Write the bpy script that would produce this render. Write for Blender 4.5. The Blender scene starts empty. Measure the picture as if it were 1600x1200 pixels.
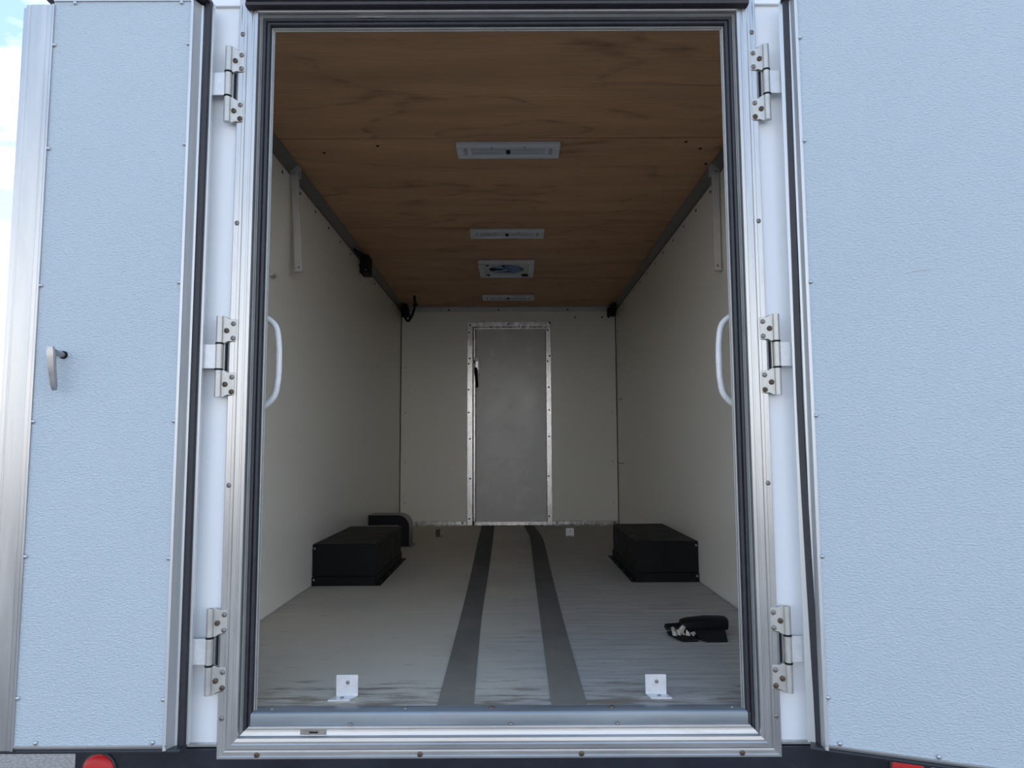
import bpy, math, random
from mathutils import Vector, Matrix

random.seed(7)
S = bpy.context.scene
COL = S.collection

# ------------------------------------------------------------------ camera
cam_d = bpy.data.cameras.new('camera'); cam = bpy.data.objects.new('camera', cam_d); COL.objects.link(cam)
F_PX, PITCH, YAW, ROLL = 1115.0, 0.09034, 0.00083, -0.00428
cam_d.sensor_width = 36.0; cam_d.lens = F_PX / 1600 * 36.0
cam_d.clip_start = 0.02; cam_d.clip_end = 800
fw = Vector((math.sin(YAW) * math.cos(PITCH), math.cos(YAW) * math.cos(PITCH), math.sin(PITCH)))
rt = Vector((math.cos(YAW), -math.sin(YAW), 0)); up = rt.cross(fw)
r2 = rt * math.cos(ROLL) + up * math.sin(ROLL); u2 = -rt * math.sin(ROLL) + up * math.cos(ROLL)
cam.matrix_world = Matrix(((r2.x, u2.x, -fw.x, 0.0257), (r2.y, u2.y, -fw.y, 0.0), (r2.z, u2.z, -fw.z, 0.6898), (0, 0, 0, 1)))
S.camera = cam

# ------------------------------------------------------------------ sky, sun, exposure
S.view_settings.view_transform = 'Standard'
S.view_settings.look = 'None'
S.view_settings.gamma = 1.0
S.view_settings.use_curve_mapping = False
S.view_settings.exposure = 0.0
W = bpy.data.worlds.new('sky'); S.world = W; W.use_nodes = True
nt = W.node_tree; nt.nodes.clear()
def wn(t, **k):
    n = nt.nodes.new(t)
    for a, b in k.items(): setattr(n, a, b)
    return n
tc = wn('ShaderNodeTexCoord'); sep = wn('ShaderNodeSeparateXYZ'); nt.links.new(tc.outputs['Generated'], sep.inputs[0])
grad = wn('ShaderNodeValToRGB'); nt.links.new(sep.outputs['Z'], grad.inputs[0])
SKY = ((0.0, (1.05, 1.22, 1.45)), (0.16, (0.80, 1.04, 1.36)), (0.42, (0.45, 0.68, 1.06)), (0.95, (0.28, 0.54, 1.02)))
while len(grad.color_ramp.elements) < len(SKY): grad.color_ramp.elements.new(0.5)
for e_, (pos_, col_) in zip(grad.color_ramp.elements, SKY): e_.position = pos_; e_.color = col_ + (1,)
mp = wn('ShaderNodeMapping'); mp.inputs['Scale'].default_value = (1.4, 1.4, 3.0); mp.inputs['Location'].default_value = (2.3, 0.7, 0.4); nt.links.new(tc.outputs['Generated'], mp.inputs[0])
cl = wn('ShaderNodeTexNoise'); cl.inputs['Scale'].default_value = 2.6; cl.inputs['Detail'].default_value = 9; cl.inputs['Roughness'].default_value = 0.55
nt.links.new(mp.outputs[0], cl.inputs['Vector'])
cr = wn('ShaderNodeValToRGB'); cr.color_ramp.elements[0].position = 0.52; cr.color_ramp.elements[1].position = 0.72
# clouds crowd together towards the horizon, as a flat cloud field does in perspective
hz = wn('ShaderNodeMapRange'); hz.inputs['From Min'].default_value = 0.0; hz.inputs['From Max'].default_value = 0.36
hz.inputs['To Min'].default_value = 0.27; hz.inputs['To Max'].default_value = 0.0; nt.links.new(sep.outputs['Z'], hz.inputs['Value'])
cs = wn('ShaderNodeMath', operation='ADD'); nt.links.new(cl.outputs['Fac'], cs.inputs[0]); nt.links.new(hz.outputs[0], cs.inputs[1])
nt.links.new(cs.outputs[0], cr.inputs[0])
mx = wn('ShaderNodeMixRGB'); mx.inputs[2].default_value = (2.25, 2.22, 2.2, 1)
nt.links.new(cr.outputs[0], mx.inputs[0]); nt.links.new(grad.outputs[0], mx.inputs[1])
bg = wn('ShaderNodeBackground'); bg.inputs['Strength'].default_value = 1.36; nt.links.new(mx.outputs[0], bg.inputs[0])
wo = wn('ShaderNodeOutputWorld'); nt.links.new(bg.outputs[0], wo.inputs[0])
sun_d = bpy.data.lights.new('sun', 'SUN'); sun = bpy.data.objects.new('sun', sun_d); COL.objects.link(sun)
sun_d.energy = 1.45; sun_d.angle = math.radians(0.6); sun_d.color = (1.0, 0.93, 0.82)
# the sun stands ahead of the truck and to its left, so the back of the truck is in its own shade
sun.rotation_euler = Vector((0.42, -0.62, -0.95)).to_track_quat('-Z', 'Y').to_euler()

# ------------------------------------------------------------------ materials
def new_mat(name):
    m = bpy.data.materials.new(name); m.use_nodes = True
    return m, m.node_tree, m.node_tree.nodes['Principled BSDF']
def nd(t, ty, **k):
    n = t.nodes.new(ty)
    for a, b in k.items(): setattr(n, a, b)
    return n
def obj_coords(t, scale=(1, 1, 1), rot=(0, 0, 0)):
    c = nd(t, 'ShaderNodeTexCoord'); m = nd(t, 'ShaderNodeMapping')
    m.inputs['Scale'].default_value = scale; m.inputs['Rotation'].default_value = rot
    t.links.new(c.outputs['Object'], m.inputs[0]); return m.outputs[0]
def noise(t, vec, scale, detail=4, rough=0.55):
    n = nd(t, 'ShaderNodeTexNoise'); n.inputs['Scale'].default_value = scale
    n.inputs['Detail'].default_value = detail; n.inputs['Roughness'].default_value = rough
    t.links.new(vec, n.inputs['Vector']); return n.outputs['Fac']
def ramp(t, fac, stops):
    r = nd(t, 'ShaderNodeValToRGB'); e = r.color_ramp.elements
    while len(e) < len(stops): e.new(0.5)
    for i, (p, c) in enumerate(stops):
        e[i].position = p; e[i].color = (c[0], c[1], c[2], 1) if isinstance(c, (tuple, list)) else (c, c, c, 1)
    t.links.new(fac, r.inputs[0]); return r.outputs[0]
def mixc(t, fac, a, b, mode='MIX'):
    n = nd(t, 'ShaderNodeMixRGB', blend_type=mode)
    for i, v in ((0, fac), (1, a), (2, b)):
        if hasattr(v, 'is_output') or isinstance(v, bpy.types.NodeSocket): t.links.new(v, n.inputs[i])
        elif i == 0: n.inputs[0].default_value = v
        else: n.inputs[i].default_value = (v[0], v[1], v[2], 1)
    return n.outputs[0]
def math_n(t, op, a, b=None):
    n = nd(t, 'ShaderNodeMath', operation=op)
    for i, v in ((0, a), (1, b)):
        if v is None: continue
        if isinstance(v, bpy.types.NodeSocket): t.links.new(v, n.inputs[i])
        else: n.inputs[i].default_value = v
    return n.outputs[0]
def bump(t, p, h, strength, dist):
    b = nd(t, 'ShaderNodeBump'); b.inputs['Strength'].default_value = strength; b.inputs['Distance'].default_value = dist
    t.links.new(h, b.inputs['Height']); t.links.new(b.outputs[0], p.inputs['Normal'])

def plain(name, col, rough=0.5, metal=0.0, var=0.12, scale=14, stretch=(1, 1, 1), dirt=None, dirt_amt=0.35, bmp=0.0, spec=0.5, rv=0.07):
    m, t, p = new_mat(name)
    v = obj_coords(t, stretch)
    n = noise(t, v, scale, 5)
    c = ramp(t, n, [(0.3, tuple(x * (1 - var) for x in col)), (0.7, tuple(min(1, x * (1 + var)) for x in col))])
    if dirt:
        n2 = noise(t, v, scale * 3.1, 6, 0.65)
        c = mixc(t, math_n(t, 'MULTIPLY', ramp(t, n2, [(0.55, 0.0), (0.72, 1.0)]), dirt_amt), c, dirt)
    t.links.new(c, p.inputs['Base Color'])
    t.links.new(ramp(t, n, [(0.25, max(0, rough - rv)), (0.75, min(1, rough + rv))]), p.inputs['Roughness'])
    p.inputs['Metallic'].default_value = metal
    p.inputs['Specular IOR Level'].default_value = spec
    if bmp: bump(t, p, noise(t, v, scale * 8, 4), bmp, 0.002)
    return m

M = {}
M['white_paint'] = plain('white_paint', (0.80, 0.81, 0.82), 0.28, var=0.02, scale=1.5, rv=0.01)
M['alu'] = plain('aluminium', (0.50, 0.495, 0.485), 0.32, 0.85, var=0.10, scale=22, stretch=(1, 1, 0.12), dirt=(0.42, 0.40, 0.36), dirt_amt=0.35, bmp=0.05)
M['alu_flat'] = plain('aluminium_horizontal', (0.54, 0.535, 0.525), 0.38, 0.85, var=0.10, scale=22, stretch=(0.12, 1, 1), dirt=(0.40, 0.37, 0.32), dirt_amt=0.5, bmp=0.05)
M['alu_bright'] = plain('smooth_aluminium', (0.68, 0.68, 0.68), 0.24, 0.95, var=0.08, scale=10, stretch=(1, 1, 0.06), dirt=(0.5, 0.49, 0.47), dirt_amt=0.25)
M['alu_dull'] = plain('dull_aluminium', (0.46, 0.46, 0.44), 0.45, 0.35, var=0.12, scale=9, stretch=(1, 0.2, 1))
M['hinge'] = plain('hinge_alloy', (0.52, 0.505, 0.47), 0.42, 0.6, var=0.10, scale=40, dirt=(0.42, 0.36, 0.26), dirt_amt=0.45)
M['galv'] = plain('galvanised_steel', (0.24, 0.27, 0.29), 0.36, 0.45, var=0.20, scale=16, stretch=(0.15, 1, 1), dirt=(0.25, 0.22, 0.19), dirt_amt=0.5)
M['alu_plug'] = plain('satin_aluminium', (0.62, 0.63, 0.63), 0.38, 0.55, var=0.08, scale=10, stretch=(1, 1, 0.06), dirt=(0.4, 0.39, 0.37), dirt_amt=0.3)
M['worn_plate'] = plain('worn_strike_plate', (0.27, 0.245, 0.21), 0.5, 0.2, var=0.25, scale=60)
M['cove'] = plain('taupe_trim', (0.17, 0.155, 0.135), 0.45, 0.2, var=0.10, scale=9, stretch=(1, 0.2, 1))
M['rubber'] = plain('black_rubber', (0.022, 0.022, 0.028), 0.48, var=0.25, scale=30, dirt=(0.10, 0.10, 0.10), dirt_amt=0.25)
M['screw'] = plain('screw_steel', (0.28, 0.26, 0.24), 0.45, 0.7, var=0.25, scale=120)
M['rusty'] = plain('rusty_screw', (0.13, 0.095, 0.065), 0.6, 0.5, var=0.35, scale=150)
M['rivet'] = plain('rivet_steel', (0.52, 0.53, 0.54), 0.35, 0.85, var=0.15, scale=90)
M['black_gap'] = plain('black_nylon', (0.008, 0.008, 0.009), 0.6, var=0.1, spec=0.2)
M['wall'] = plain('cream_wall_laminate', (0.83, 0.80, 0.71), 0.27, var=0.004, scale=1.1, rv=0.0)
M['grey_leaf'] = plain('grey_door_skin', (0.64, 0.63, 0.605), 0.26, var=0.05, scale=4, dirt=(0.66, 0.66, 0.65), dirt_amt=0.4)
M['dirty_alu'] = plain('scuffed_aluminium', (0.66, 0.64, 0.63), 0.27, 0.92, var=0.14, scale=26, stretch=(1, 1, 0.3), dirt=(0.22, 0.2, 0.2), dirt_amt=0.6)
M['black_paint'] = plain('black_painted_steel', (0.006, 0.006, 0.0065), 0.5, var=0.3, scale=12, spec=0.18)
M['grey_paint'] = plain('dark_grey_duct_skin', (0.10, 0.10, 0.10), 0.35, var=0.15, scale=10)
M['white_plastic'] = plain('white_plastic', (0.60, 0.61, 0.63), 0.35, var=0.05, scale=12)
M['lens'] = plain('ribbed_light_lens', (0.44, 0.46, 0.50), 0.25, var=0.06, scale=60, stretch=(0.1, 1, 1))
M['handle_white'] = plain('white_coated_tube', (0.80, 0.80, 0.79), 0.28, var=0.05, scale=20)
M['bar_white'] = plain('off_white_bar', (0.50, 0.48, 0.44), 0.4, var=0.05, scale=20)
M['navy'] = plain('navy_black_enamel', (0.010, 0.012, 0.020), 0.35, var=0.25, scale=8, dirt=(0.05, 0.05, 0.055), dirt_amt=0.3)
M['bracket'] = plain('zinc_bracket', (0.66, 0.66, 0.66), 0.42, 0.35, var=0.08, scale=50, dirt=(0.6, 0.58, 0.54), dirt_amt=0.3)
M['blue_plastic'] = plain('blue_fan_plastic', (0.075, 0.19, 0.42), 0.25, var=0.12, scale=10)
M['chrome'] = plain('cast_handle_metal', (0.38, 0.37, 0.365), 0.32, 0.9, var=0.12, scale=25)
M['clear_plastic'] = plain('milky_broken_plastic', (0.36, 0.325, 0.27), 0.3, var=0.25, scale=60)
M['body_shell'] = plain('white_outer_shell', (0.78, 0.79, 0.80), 0.35, var=0.03, scale=2)
M['underlay'] = plain('dark_timber_underlay', (0.03, 0.028, 0.025), 0.8, var=0.2)

# red lamp lens
m, t, p = new_mat('red_lamp_lens'); v = obj_coords(t)
t.links.new(ramp(t, noise(t, v, 30), [(0.3, (0.50, 0.004, 0.008)), (0.7, (0.62, 0.010, 0.014))]), p.inputs['Base Color'])
p.inputs['Roughness'].default_value = 0.45; M['red'] = m

# embossed white door skin
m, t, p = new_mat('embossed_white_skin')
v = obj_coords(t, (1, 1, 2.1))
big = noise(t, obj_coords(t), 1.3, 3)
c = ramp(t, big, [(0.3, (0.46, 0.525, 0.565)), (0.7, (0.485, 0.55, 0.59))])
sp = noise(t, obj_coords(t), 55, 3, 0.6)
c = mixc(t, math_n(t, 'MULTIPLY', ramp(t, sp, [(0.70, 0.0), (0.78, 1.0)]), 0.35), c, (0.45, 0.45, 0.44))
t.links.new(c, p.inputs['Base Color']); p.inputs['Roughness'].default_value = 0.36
e1 = noise(t, v, 115, 2, 0.5)
e2 = noise(t, v, 240, 2, 0.5)
bump(t, p, math_n(t, 'ADD', math_n(t, 'MULTIPLY', e1, 1.0), math_n(t, 'MULTIPLY', e2, 0.35)), 0.55, 0.006)
M['emboss'] = m

# plywood ceiling: grain runs across the truck
def plywood(name, seed):
    m, t, p = new_mat(name)
    c0 = nd(t, 'ShaderNodeTexCoord'); mp = nd(t, 'ShaderNodeMapping'); mp.inputs['Location'].default_value = (seed * 3.1, seed * 1.7, 0)
    t.links.new(c0.outputs['Object'], mp.inputs[0]); base = mp.outputs[0]
    def sc(s):
        q = nd(t, 'ShaderNodeMapping'); q.inputs['Scale'].default_value = s; t.links.new(base, q.inputs[0]); return q.outputs[0]
    s = nd(t, 'ShaderNodeSeparateXYZ'); t.links.new(base, s.inputs[0])
    warp = noise(t, sc((0.75, 1.9, 1)), 1.3, 2, 0.45)
    ph = math_n(t, 'ADD', math_n(t, 'MULTIPLY', s.outputs['Y'], 2.2), math_n(t, 'MULTIPLY', warp, 4.6))
    fr = math_n(t, 'FRACT', ph)
    lines = ramp(t, fr, [(0.0, 1.0), (0.03, 0.70), (0.12, 0.15), (0.5, 0.0), (0.95, 0.08), (1.0, 1.0)])
    fine = noise(t, sc((1.0, 26, 1)), 4.0, 5, 0.6)
    tone = noise(t, sc((0.5, 3, 1)), 2.0, 3)
    c = ramp(t, tone, [(0.3, (0.45, 0.240, 0.124)), (0.7, (0.60, 0.335, 0.175))])
    c = mixc(t, math_n(t, 'MULTIPLY', ramp(t, fine, [(0.42, 0.0), (0.70, 1.0)]), 0.38), c, (0.22, 0.135, 0.075))
    knots = noise(t, sc((1.2, 5, 1)), 5, 3)
    amp = math_n(t, 'MULTIPLY', lines, ramp(t, knots, [(0.38, 0.06), (0.66, 0.80)]))
    c = mixc(t, amp, c, (0.17, 0.085, 0.045))
    t.links.new(c, p.inputs['Base Color']); p.inputs['Roughness'].default_value = 0.5
    return m

# painted plywood floor, streaked across, dirty by the sill and worn along the middle
m, t, p = new_mat('grey_painted_floor')
c0 = nd(t, 'ShaderNodeTexCoord'); base = c0.outputs['Object']
s = nd(t, 'ShaderNodeSeparateXYZ'); t.links.new(base, s.inputs[0])
def sc(sv):
    q = nd(t, 'ShaderNodeMapping'); q.inputs['Scale'].default_value = sv; t.links.new(base, q.inputs[0]); return q.outputs[0]
streak = noise(t, sc((1.0, 11, 1)), 3.4, 8, 0.72)
c = ramp(t, streak, [(0.30, (0.25, 0.24, 0.222)), (0.5, (0.40, 0.380, 0.342)), (0.70, (0.54, 0.51, 0.455))])
grit = noise(t, base, 190, 3, 0.7)
c = mixc(t, math_n(t, 'MULTIPLY', ramp(t, grit, [(0.5, 0.0), (0.75, 1.0)]), 0.35), c, (0.22, 0.21, 0.19))
# foot-worn middle
xx = math_n(t, 'ADD', s.outputs['X'], 0.50)
mid = math_n(t, 'SUBTRACT', 1.0, math_n(t, 'MULTIPLY', math_n(t, 'MULTIPLY', xx, xx), 1.9))
wear = math_n(t, 'ADD', mid, math_n(t, 'MULTIPLY', math_n(t, 'SUBTRACT', noise(t, base, 2.2, 5), 0.5), 1.6))
c = mixc(t, math_n(t, 'MULTIPLY', ramp(t, wear, [(0.1, 0.0), (0.9, 1.0)]), 0.8), c, (0.62, 0.55, 0.43))
# brown water stains near the sill
near = math_n(t, 'SUBTRACT', 2.19, s.outputs['Y'])
st = math_n(t, 'ADD', math_n(t, 'MULTIPLY', near, 3.2), math_n(t, 'MULTIPLY', math_n(t, 'SUBTRACT', noise(t, sc((1.5, 9, 1)), 3.2, 6, 0.65), 0.47), 4.4))
c = mixc(t, math_n(t, 'MULTIPLY', ramp(t, st, [(0.35, 0.0), (1.0, 1.0)]), 0.75), c, (0.15, 0.11, 0.07))
mk = noise(t, sc((5, 22, 1)), 2.2, 4, 0.6)
c = mixc(t, math_n(t, 'MULTIPLY', ramp(t, mk, [(0.64, 0.0), (0.72, 1.0)]), 0.55), c, (0.13, 0.125, 0.115))
t.links.new(c, p.inputs['Base Color'])
t.links.new(ramp(t, streak, [(0.3, 0.55), (0.7, 0.72)]), p.inputs['Roughness'])
bump(t, p, streak, 0.25, 0.003)
M['floor'] = m

# dusty grip tape
m, t, p = new_mat('grip_tape'); base = obj_coords(t)
g = noise(t, base, 260, 3, 0.7); d = noise(t, base, 3.2, 5, 0.6)
c = ramp(t, g, [(0.35, (0.04, 0.039, 0.038)), (0.7, (0.13, 0.125, 0.12))])
s = nd(t, 'ShaderNodeSeparateXYZ'); t.links.new(base, s.inputs[0])
dust = math_n(t, 'ADD', math_n(t, 'MULTIPLY', math_n(t, 'SUBTRACT', 4.6, s.outputs['Y']), 0.26), math_n(t, 'MULTIPLY', math_n(t, 'SUBTRACT', d, 0.5), 0.9))
c = mixc(t, math_n(t, 'MULTIPLY', ramp(t, dust, [(0.0, 0.0), (0.8, 1.0)]), 0.7), c, (0.27, 0.235, 0.18))
t.links.new(c, p.inputs['Base Color']); p.inputs['Roughness'].default_value = 0.85
bump(t, p, g, 0.4, 0.002); M['grip'] = m

# asphalt with cracks
m, t, p = new_mat('asphalt'); base = obj_coords(t)
g = noise(t, base, 70, 4, 0.75)
c = ramp(t, g, [(0.3, (0.082, 0.079, 0.076)), (0.5, (0.190, 0.182, 0.174)), (0.72, (0.33, 0.312, 0.295))])
wv = nd(t, 'ShaderNodeMixRGB'); wv.inputs[0].default_value = 0.12
nn = nd(t, 'ShaderNodeTexNoise'); nn.inputs['Scale'].default_value = 3.0; nn.inputs['Detail'].default_value = 6; t.links.new(base, nn.inputs['Vector'])
t.links.new(base, wv.inputs[1]); t.links.new(nn.outputs['Color'], wv.inputs[2])
vo = nd(t, 'ShaderNodeTexVoronoi', feature='DISTANCE_TO_EDGE'); vo.inputs['Scale'].default_value = 0.30; t.links.new(wv.outputs[0], vo.inputs['Vector'])
c = mixc(t, ramp(t, vo.outputs['Distance'], [(0.0, 1.0), (0.0025, 1.0), (0.004, 0.0)]), c, (0.05, 0.047, 0.045))
t.links.new(c, p.inputs['Base Color']); p.inputs['Roughness'].default_value = 0.9
bump(t, p, g, 0.6, 0.01); M['asphalt'] = m

# ------------------------------------------------------------------ mesh helpers
class B:
    def __init__(s): s.v = []; s.f = []
    def add(s, vs, fs):
        o = len(s.v); s.v += [tuple(x) for x in vs]; s.f += [tuple(i + o for i in f) for f in fs]; return s
    def box(s, x0, x1, y0, y1, z0, z1):
        return s.add([(x0, y0, z0), (x1, y0, z0), (x1, y1, z0), (x0, y1, z0), (x0, y0, z1), (x1, y0, z1), (x1, y1, z1), (x0, y1, z1)],
                     [(0, 3, 2, 1), (4, 5, 6, 7), (0, 1, 5, 4), (1, 2, 6, 5), (2, 3, 7, 6), (3, 0, 4, 7)])
    def loft(s, rings, closed=True, caps=True):
        n = len(rings[0]); vs = [p for r in rings for p in r]; fs = []
        for i in range(len(rings) - 1):
            for j in range(n if closed else n - 1):
                k = (j + 1) % n
                fs.append((i * n + j, i * n + k, (i + 1) * n + k, (i + 1) * n + j))
        if caps:
            fs.append(tuple(range(n - 1, -1, -1))); fs.append(tuple(range((len(rings) - 1) * n, len(rings) * n)))
        return s.add(vs, fs)
    def prism(s, prof, axis, a, b):
        # prof: 2-D points in the two axes left over (in x,y,z order), extruded from a to b
        def P(q, t):
            c = list(q); c.insert(axis, t); return tuple(c)
        return s.loft([[P(q, a) for q in prof], [P(q, b) for q in prof]])
    def cyl(s, p0, p1, r0, r1=None, n=12):
        return s.tube([p0, p1], [r0, r0 if r1 is None else r1], n)
    def tube(s, pts, r, n=10):
        pts = [Vector(p) for p in pts]
        rs = r if isinstance(r, (list, tuple)) else [r] * len(pts)
        rings = []; ref = None
        for i, p in enumerate(pts):
            d = (pts[min(i + 1, len(pts) - 1)] - pts[max(i - 1, 0)]).normalized()
            if ref is None: ref = d.orthogonal().normalized()
            else: ref = (ref - d * ref.dot(d)).normalized()
            w = d.cross(ref)
            rings.append([p + (ref * math.cos(2 * math.pi * k / n) + w * math.sin(2 * math.pi * k / n)) * rs[i] for k in range(n)])
        return s.loft(rings)

def smooth_path(pts, n=6):
    pts = [Vector(p) for p in pts]; out = []
    for i in range(len(pts) - 1):
        p0 = pts[max(i - 1, 0)]; p1 = pts[i]; p2 = pts[i + 1]; p3 = pts[min(i + 2, len(pts) - 1)]
        for k in range(n):
            u = k / n
            out.append(0.5 * ((2 * p1) + (p2 - p0) * u + (2 * p0 - 5 * p1 + 4 * p2 - p3) * u * u + (3 * p1 - p0 - 3 * p2 + p3) * u ** 3))
    out.append(pts[-1]); return out

import bmesh
def obj(name, b, mat, parent=None, bevel=0.0, smooth=False, loc=(0, 0, 0)):
    me = bpy.data.meshes.new(name); me.from_pydata(b.v, [], b.f)
    bm = bmesh.new(); bm.from_mesh(me); bmesh.ops.recalc_face_normals(bm, faces=bm.faces); bm.to_mesh(me); bm.free()
    me.materials.append(M[mat] if isinstance(mat, str) else mat)
    o = bpy.data.objects.new(name, me); COL.objects.link(o); o.location = loc
    if parent: o.parent = parent
    if smooth or bevel:
        for q in me.polygons: q.use_smooth = True
        md = o.modifiers
        if bevel:
            w = md.new('bevel', 'BEVEL'); w.width = bevel; w.segments = 2; w.limit_method = 'ANGLE'; w.angle_limit = math.radians(35); w.harden_normals = True
        else:
            me.set_sharp_from_angle(angle=math.radians(38))
    return o
def tag(o, label, cat, group=None, kind=None):
    o['label'] = label; o['category'] = cat
    if group: o['group'] = group
    if kind: o['kind'] = kind
    return o
def thing(name, label, cat, loc=(0, 0, 0), rotz=0.0, group=None, kind=None):
    o = bpy.data.objects.new(name, None); COL.objects.link(o); o.location = loc; o.rotation_euler = (0, 0, rotz)
    o.empty_display_size = 0.1
    return tag(o, label, cat, group, kind)
def copy_tree(o, parent=None):
    c = o.copy(); COL.objects.link(c)
    if parent: c.parent = parent
    for ch in list(o.children): copy_tree(ch, c)
    return c

# screws and rivets share their mesh
def dome(r, h, n=10):
    b = B(); rings = []
    for rr, zz in ((r, -0.002), (r, h * 0.35), (r * 0.72, h * 0.85), (r * 0.38, h), (r * 0.34, h * 0.45)):
        rings.append([(rr * math.cos(2 * math.pi * k / n), rr * math.sin(2 * math.pi * k / n), zz) for k in range(n)])
    return b.loft(rings)
def rdome(r, h, n=10):
    b = B(); rings = []
    for rr, zz in ((r * 1.0, -0.002), (r * 1.0, h * 0.18), (r * 0.86, h * 0.55), (r * 0.5, h * 0.9), (r * 0.12, h)):
        rings.append([(rr * math.cos(2 * math.pi * k / n), rr * math.sin(2 * math.pi * k / n), zz) for k in range(n)])
    return b.loft(rings)
HEADS = {}
def head(kind):
    if kind not in HEADS:
        spec = {'screw': (dome(0.0068, 0.0045), 'screw'), 'rust': (dome(0.0074, 0.0045), 'rusty'), 'small': (dome(0.0055, 0.003, 8), 'screw'),
                'rivet': (rdome(0.0062, 0.006), 'rivet'), 'dot': (dome(0.008, 0.003, 8), 'black_gap'), 'pale': (dome(0.008, 0.003, 8), 'rivet')}[kind]
        me = bpy.data.meshes.new('screw_head'); me.from_pydata(spec[0].v, [], spec[0].f); me.materials.append(M[spec[1]])
        bm = bmesh.new(); bm.from_mesh(me); bmesh.ops.recalc_face_normals(bm, faces=bm.faces); bm.to_mesh(me); bm.free()
        for q in me.polygons: q.use_smooth = True
        me.set_sharp_from_angle(angle=math.radians(50))
        HEADS[kind] = me
    return HEADS[kind]
def screw(parent, loc, normal, kind='screw', name='screw'):
    o = bpy.data.objects.new(name, head(kind)); COL.objects.link(o); o.parent = parent
    o.location = loc; o.rotation_euler = Vector(normal).to_track_quat('Z', 'Y').to_euler(); return o
# ------------------------------------------------------------------ the place: ground and truck box
WX, H, Y0, Y1 = 0.997, 2.0, 1.985, 6.538      # half width inside, height inside, floor edge, bulkhead
GZ = -0.80                                     # ground level below the truck floor
g = B(); g.box(-60, 60, -60, 60, GZ - 0.1, GZ)
tag(obj('ground', g, 'asphalt'), 'grey cracked asphalt ground under and around the truck', 'ground', kind='structure')

# floor: dark base with three painted plywood sheets, joints open a few millimetres
b = B(); b.box(-WX, WX, 1.96, Y1 + 0.03, -0.07, -0.012)
floor = tag(obj('floor', b, 'underlay'), 'grey painted plywood cargo floor worn brown near the sill', 'floor', kind='structure')
for (a, c_) in ((Y0, 3.110), (3.114, 4.600), (4.604, Y1 - 0.002)):
    b = B(); b.box(-WX + 0.004, WX - 0.004, a, c_, -0.012, 0.0)
    obj('plywood_sheet', b, 'floor', floor)

# side walls, bulkhead wall, ceiling
def wall_side(sx, name, label):
    b = B(); x0, x1 = sorted((sx * WX, sx * 1.040)); b.box(x0, x1, 1.95, 6.62, -0.07, 2.06)
    w = tag(obj(name, b, 'body_shell'), label, 'wall', kind='structure')
    b = B(); x0, x1 = sorted((sx * (WX - 0.003), sx * (WX + 0.001))); b.box(x0, x1, 1.99, Y1 - 0.002, 0.006, 1.998)
    obj('wall_lining', b, 'wall', w)
    for k in range(12):
        screw(w, (sx * (WX - 0.003), 3.09 + k * 0.27, 1.925), (-sx, 0, 0), 'dot')
    for z in (0.20, 0.57, 1.02, 1.44):
        screw(w, (sx * (WX - 0.003), Y1 - 0.05, z), (-sx, 0, 0), 'pale')
    return w
wall_l = wall_side(-1, 'wall_left', 'cream laminate wall on the left side inside the truck')
wall_r = wall_side(1, 'wall_right', 'cream laminate wall on the right side inside the truck')
for (y, z0, n) in ((6.30, 1.12, 0.10), (6.36, 0.555, 0.20), (6.42, 1.745, 0.04)):      # scratches on the right wall
    b = B(); b.box(WX - 0.0042, WX - 0.0028, y - n, y + n, z0, z0 + 0.005); obj('scratch', b, 'black_gap', wall_r)
b = B(); b.box(-WX, WX, Y1 + 0.004, 6.62, -0.07, 2.06)
wall_f = tag(obj('wall_front', b, 'underlay'), 'cream bulkhead wall at the far end around the narrow door', 'wall', kind='structure')
for (a, c_, z0, z1) in ((-WX + 0.010, -0.345, 0.0, 1.998), (0.355, WX - 0.010, 0.0, 1.998), (-0.345, 0.355, 1.83, 1.998)):
    b = B(); b.box(a, c_, Y1 - 0.002, Y1 + 0.006, z0, z1); obj('wall_lining', b, 'wall', wall_f)
for sx in (-1, 1):
    for z in (0.20, 0.57, 1.02, 1.44):
        screw(wall_f, (sx * 0.945, Y1 - 0.003, z), (0, -1, 0), 'pale' if z in (0.57, 1.02) else 'small')
for x in (0.62, 0.87, 0.93):
    screw(wall_f, (x, Y1 - 0.003, 1.90), (0, -1, 0), 'dot')
b = B(); b.box(-1.04, 1.04, 1.95, 6.62, 2.012, 2.10)
ceil = tag(obj('ceiling', b, 'underlay'), 'brown plywood ceiling running the length of the truck', 'ceiling', kind='structure')
ys = (1.97, 2.918, 4.136, 5.40, Y1)
for i in range(4):
    b = B(); b.box(-WX, WX, ys[i] + 0.004, ys[i + 1] - 0.004, H, 2.012)
    obj('plywood_panel', b, plywood('ceiling_plywood_' + 'abcd'[i], i + 1), ceil)
for (x, y) in ((-0.80, 3.06), (0.86, 3.03), (0.78, 2.96), (-0.55, 2.99), (0.93, 3.2)):
    screw(ceil, (x, y, H), (0, 0, -1), 'dot')

# rear wall: white posts both sides and the header above the doorway
b = B()
b.box(-1.045, -0.712, 1.945, 1.985, -0.075, 2.0); b.box(0.692, 1.045, 1.945, 1.985, -0.075, 2.0)
b.box(-0.712, 0.692, 1.945, 1.985, 1.945, 2.0)
wall_b = tag(obj('wall_rear', b, 'white_paint', bevel=0.002), 'white painted rear face of the truck around the doorway', 'wall', kind='structure')
b = B(); b.box(-1.045, 1.045, 1.935, 1.985, 1.953, 2.12); obj('header_panel', b, 'white_paint', wall_b, bevel=0.004)
for x0, x1 in ((-1.045, -0.735), (0.715, 1.045)):
    b = B(); b.box(x0, x1, 1.938, 1.986, -0.082, -0.072); obj('lower_edge', b, 'alu', wall_b, bevel=0.002)

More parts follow.
